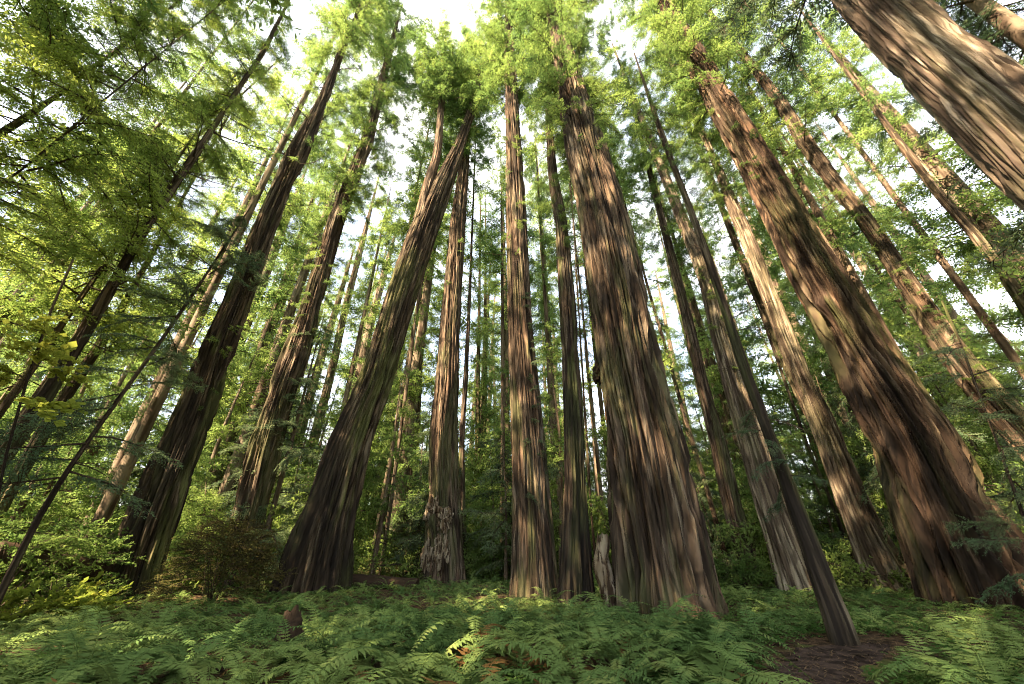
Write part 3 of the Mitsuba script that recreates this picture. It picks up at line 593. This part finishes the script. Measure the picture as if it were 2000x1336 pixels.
while len(cand) < 900 and tries < 40000:
    tries += 1
    az = rng.uniform(-58, 58) * PI / 180; D = 4.6 + 25 * rng.uniform(0, 1) ** 1.15
    x, y = D * math.sin(az), D * math.cos(az)
    px = 1000 + FOC * x / (y * math.cos(PITCH) - 1.4 * math.sin(PITCH) + 1e-6)
    if np.min(np.hypot(pc[:, 0] - x, pc[:, 1] - y)) < 1.3: continue
    if np.min(np.hypot(bases[:, 0] - x, bases[:, 1] - y) - bases[:, 2]) < 0.35: continue
    bare = (x > 4.4 and y < 13 and rng.uniform() < 0.9) or (x > 6 and rng.uniform() < 0.55)
    leftbare = x < -0.72 * y and D > 9 and rng.uniform() < 0.6
    if bare or leftbare: continue
    gap = 0.86 if D < 9 else 0.56 + 0.012 * D
    if any((x - a) ** 2 + (y - b) ** 2 < gap * gap for a, b, _ in cand): continue
    cand.append((x, y, D))
cand.sort(key=lambda c: c[2])
NEARFERN = []
for k, (x, y, D) in enumerate(cand):
    s = rng.uniform(0.65, 1.2) * (1.9 if D < 8 else 1.85 - 0.11 * (D - 8) if D < 16 else 0.97); z = float(ground_z(x, y)) - 0.02; az0 = rng.uniform(0, 6.28)
    if k < 300:
        key = key_for('sword_fern')
        if k < 20: NEARFERN.append((column(x, y, 0.3), key))
        else: tag(key, 'green sword fern in the thick fern carpet covering the forest floor', 'fern', 'sword ferns carpeting the forest floor')
        if k < 46:
            nfr = rng.integers(10, 15)
            for j in range(nfr):
                dry = rng.uniform() < 0.14
                g = f'proto_dryfrond_{rng.integers(2)}' if dry else FROND[rng.integers(7)]
                inst(f'{key}__frond' + (f'_{j:03d}' if j else ''), g, (x, y, z), az0 + j * 2.4 + rng.normal(0, .25), (0.35 if dry else 0) + rng.uniform(-0.45, 0.2), rng.normal(0, .1), s * rng.uniform(0.75, 1.1))
        else:
            inst(key, FERN[rng.integers(5)], (x, y, z), az0, rng.normal(0, 0.06), rng.normal(0, 0.06), s)
    else:
        inst(f'distant_ferns__{k:03d}', FERN[rng.integers(5)], (x, y, z), az0, rng.normal(0, 0.06), rng.normal(0, 0.06), s)
tag('distant_ferns', 'far ferns merging into one green mass at the feet of the trees', 'ferns', kind='stuff')

NEARFERN.sort()
for k, (px, key) in enumerate(NEARFERN):
    side = 'left' if px < 1000 else 'right'
    o = ORD[k] if px < 1000 else ORD[len(NEARFERN) - 1 - k]
    tag(key, f'large arching sword fern in the nearest row along the bottom, {o} from the {side}', 'fern', 'sword ferns carpeting the forest floor')
# ground cover: clover-like leaves at the lower right and small litter everywhere
rng = np.random.default_rng(5)
def scatter_xy(n, fn):
    az = rng.uniform(-60, 60, n) * PI / 180; D = 4 + 22 * rng.uniform(0, 1, n) ** 1.2
    x, y = D * np.sin(az), D * np.cos(az)
    m = fn(x, y, D); return x[m], y[m]
dpath = lambda x, y: np.min(np.hypot(pc[:, 0][None] - x[:, None], pc[:, 1][None] - y[:, None]), 1)
x, y = scatter_xy(60000, lambda x, y, D: (dpath(x, y) > 0.6 + 0.4 * rng.uniform(size=len(x))) & (meshkit.noise(np.stack([x * .9, y * .9, 0 * x], -1), 9) + (x > 3.5) * 0.45 > 0.55))
P = np.repeat(np.stack([x, y, ground_z(x, y) + rng.uniform(0.05, 0.16, len(x))], -1), 3, 0)
a = np.repeat(rng.uniform(0, 6.28, len(x)), 3) + np.tile([0, 2.09, 4.19], len(x)); d = np.stack([np.cos(a), np.sin(a), rng.normal(-0.1, 0.25, len(a))], -1)
add('ground_cover', diamonds(P, unit(d), unit(np.cross(d, [0, 0, 1.0])), 0.066, 0.058, 0.62), 'leaf_clover'); tag('ground_cover', 'low clover leaves covering the ground beside the trail', 'ground cover', kind='stuff')
x, y = scatter_xy(30000, lambda x, y, D: D > 0)
P = np.stack([x, y, ground_z(x, y) + rng.uniform(0.02, 0.06, len(x))], -1); a = rng.uniform(0, 6.28, len(x)); d = np.stack([np.cos(a), np.sin(a), rng.normal(0.0, 0.2, len(a))], -1)
L = rng.uniform(0.05, 0.22, len(x))
add('leaf_litter', diamonds(P, unit(d), unit(np.cross(d, [0, 0, 1.0])), L, 0.02, 0.5), 'litter'); tag('leaf_litter', 'brown fallen twigs and needles strewn over the forest floor', 'leaf litter', kind='stuff')

rng = np.random.default_rng(91)
for k, (px, py) in enumerate([(1560, 1300), (1700, 1290), (1480, 1322), (1790, 1310), (1870, 1268), (1745, 1240), (1600, 1275), (330, 1200), (230, 1215), (1930, 1325)]):
    q = hit_ground(px, py); key = key_for('fallen_branch')
    inst(key, LIMBS[k % 5], q + [0, 0, 0.07], rng.uniform(0, 6.28), 0.04, rng.uniform(-.3, .3), rng.uniform(0.7, 1.5))
    tag(key, f'{ORD[k]} bare fallen branch lying on the litter, ' + ('left of the ferns' if px < 1000 else 'around the trail'), 'branch', 'fallen branches')
# ------------------------------------------------------------------ shrubs, log, stump
def shrub(name, label, px, py, D, w, h, n, kind, seed, group=None):
    rng = np.random.default_rng(seed)
    d = ray(px, py); d = d[:2] / np.linalg.norm(d[:2]); c = d * D
    key = key_for(name); z0 = float(ground_z(*c))
    st = []
    for k in range(9):
        a = rng.uniform(0, 6.28); e = np.array([c[0] + math.cos(a) * w * .3, c[1] + math.sin(a) * w * .3, z0 + h * rng.uniform(.5, .9)]); b = np.array([*c, z0 - .1])
        st.append(tube_mesh([b, (b + e) / 2 + rng.normal(0, .1, 3), e], [0.02, 0.014, 0.006], 4))
    add(key + '__stem', join(st), 'twig')
    for k in range(n):
        a = rng.uniform(0, 6.28); q = rng.uniform(0, 1) ** .5; el = rng.uniform(0, 1) ** 0.8
        p = np.array([c[0] + math.cos(a) * w * .4 * q * math.cos(el), c[1] + math.sin(a) * w * .4 * q * math.cos(el), z0 + h * (0.06 + 0.8 * el * math.sqrt(max(0, 1 - .6 * q * q)))])
        inst(f'{key}__foliage__{k + 1:03d}', PROTO[kind][rng.integers(len(PROTO[kind]))], p, a + rng.normal(0, .5), rng.uniform(-.5, .35), rng.normal(0, .5), rng.uniform(.55, 1.1))
    labels[key + '__foliage'] = {'kind': 'stuff'}
    tag(key, label, 'shrub', group)
shrub('huckleberry_bush', 'brownish leafy bush at the foot of the redwood with the sunlit face', 430, 1120, 18.5, 3.6, 3.0, 230, 'shrub', 1)
shrub('leafy_shrub', 'bright yellow-green low shrub left of the dark mossy redwood', 60, 1180, 17, 3.0, 0.5, 34, 'maple', 2)
shrub('huckleberry_bush', 'dark reddish bush between the split redwood and the sunlit red one', 790, 1120, 26, 2.4, 4.2, 130, 'shrub', 3)
for k, (px, D, w, h) in enumerate([(620, 30, 4, 2.4), (730, 32, 3.5, 2.2), (960, 30, 3, 2.2), (1180, 27, 2.4, 1.8), (1440, 22, 2.2, 1.4), (1560, 27, 4, 2.2), (1640, 31, 4, 2.2), (120, 21, 4, 2.6), (20, 19, 4, 3), (330, 27, 4, 3), (1790, 28, 3, 2.4), (1960, 22, 3, 3.0)]):
    o = ORD[sorted([620, 730, 960, 1180, 1440, 1560, 1640, 120, 20, 330, 1790, 1960]).index(px)]
    shrub('leafy_shrub', f'{o} green leafy shrub from the left in the background behind the ferns', px, 1120, D, w, h, 90, 'broad', 20 + k, 'green shrubs behind the fern carpet')
def at(px, py, D):
    d = ray(px, py); return EYE + d * (D / math.hypot(d[0], d[1]))
def log(name, label, p0, p1, r, seed):
    rng = np.random.default_rng(seed); t = np.linspace(0, 1, 40); pts = np.array(p0)[None] * (1 - t)[:, None] + np.array(p1)[None] * t[:, None]
    v, f = tube_mesh(pts, r * (1 - .25 * t), 28); n = meshkit.fbm(v * [1.0, 5, 5], 3, seed)
    cen = np.repeat(pts, 28, 0); v = cen + (v - cen) * (0.8 + 0.4 * n)[:, None]
    v = np.vstack([v, pts[:1], pts[-1:]]); m = len(v); k = np.arange(28)
    f = np.vstack([f, np.stack([k, (k + 1) % 28, 0 * k + m - 2], 1), np.stack([39 * 28 + (k + 1) % 28, 39 * 28 + k, 0 * k + m - 1], 1)])
    key = key_for(name); add(key, (v, f), 'log_wood', smooth=50); tag(key, label, 'log')
log('fallen_log', 'mossy fallen log lying behind the split redwood', at(640, 1140, 21.5), at(815, 1146, 20.0), 0.42, 3)
log('fallen_log', 'dark rotten log in the shade at the left behind the ferns', at(-20, 1088, 20.0), at(270, 1128, 21.5), 0.42, 4)

def lump(c, size, seed, m, key, amp=0.5, sub=3, freq=1.6):
    import trimesh
    b = trimesh.creation.icosphere(subdivisions=sub); v = np.array(b.vertices)
    v = v * (1 + amp * (meshkit.fbm(v * freq + seed, 3, seed) - 0.5) * 2)[:, None] * np.array(size) + np.array(c)
    add(key, (v, np.array(b.faces)), m, smooth=True)
def on_trunk(key, z, side, fwd):
    """a point on the bark: side -1 left .. 1 right as seen from the camera"""
    a = AX[key]; p = a.at(z); r = float(a.rad(z)); d = p[:2] / np.linalg.norm(p[:2]); rt = np.array([d[1], -d[0]])
    return np.array([*(p[:2] + rt * r * side - d * r * fwd), z])
zb = height(AX[KG], -725.0)
q = on_trunk(KG, zb, -0.97, 0.1)
lump(q, (0.2, 0.2, 0.36), 3, 'log_wood', KG + '__burl', 0.8, 4, 2.2); labels[KG + '__burl'] = {'label': 'dark ragged burl on the left side of the trunk'}
KD = [k for k in AX if 'pale burled' in labels[k]['label']][0]
for k, (zz, sd, sz) in enumerate([(3.4, -0.55, (0.42, 0.3, 0.7)), (2.9, 0.05, (0.4, 0.3, 0.6)), (1.2, -0.1, (0.42, 0.3, 0.9)), (1.1, -0.75, (0.3, 0.3, 0.8))]):
    lump(on_trunk(KD, zz, sd, 0.92 * math.sqrt(1 - sd * sd)), sz, 11 + k, 'pale_wood', KD + '__burl' + (f'_{k:03d}' if k else ''), 0.75, 4, 2.4)
# weathered snag beside the huge redwood
t = np.linspace(0, 1, 26); q = on_trunk(KG, 0.2, -1.12, 0.25)
pts = q + np.stack([0.05 * np.sin(t * 7) - 0.14 * np.sin(t * 2.6), 0.04 * np.cos(t * 6), -0.3 + 1.95 * t], -1)
v, f = tube_mesh(pts, 0.21 * (1.25 - 0.35 * t), 30)
cen = np.repeat(pts, 30, 0); v = cen + (v - cen) * (0.4 + 1.2 * meshkit.fbm(v * [9, 9, 1.8], 3, 8))[:, None]
v[-30:, 2] += 0.35 * (meshkit.noise(v[-30:] * 12, 4) - 0.3)
add('weathered_snag', (v, f), 'pale_wood', smooth=60); tag('weathered_snag', 'pale weathered snag leaning against the left foot of the huge redwood', 'snag')
# dark stump among the ferns
q = hit_ground(565, 1268); t = np.linspace(0, 1, 14)
pts = q + np.stack([-0.10 * t, 0 * t, -0.1 + 0.66 * t], -1); v, f = tube_mesh(pts, 0.24 * (1.3 - 0.75 * t), 26)
cen = np.repeat(pts, 26, 0); v = cen + (v - cen) * (0.6 + 0.8 * meshkit.fbm(v * 7, 3, 5))[:, None]; v[-26:, 2] += 0.25 * (meshkit.noise(v[-26:] * 14, 2) - 0.4)
add('broken_stump', (v, f), 'log_wood', smooth=60); tag('broken_stump', 'small dark broken stump poking out of the ferns', 'stump')
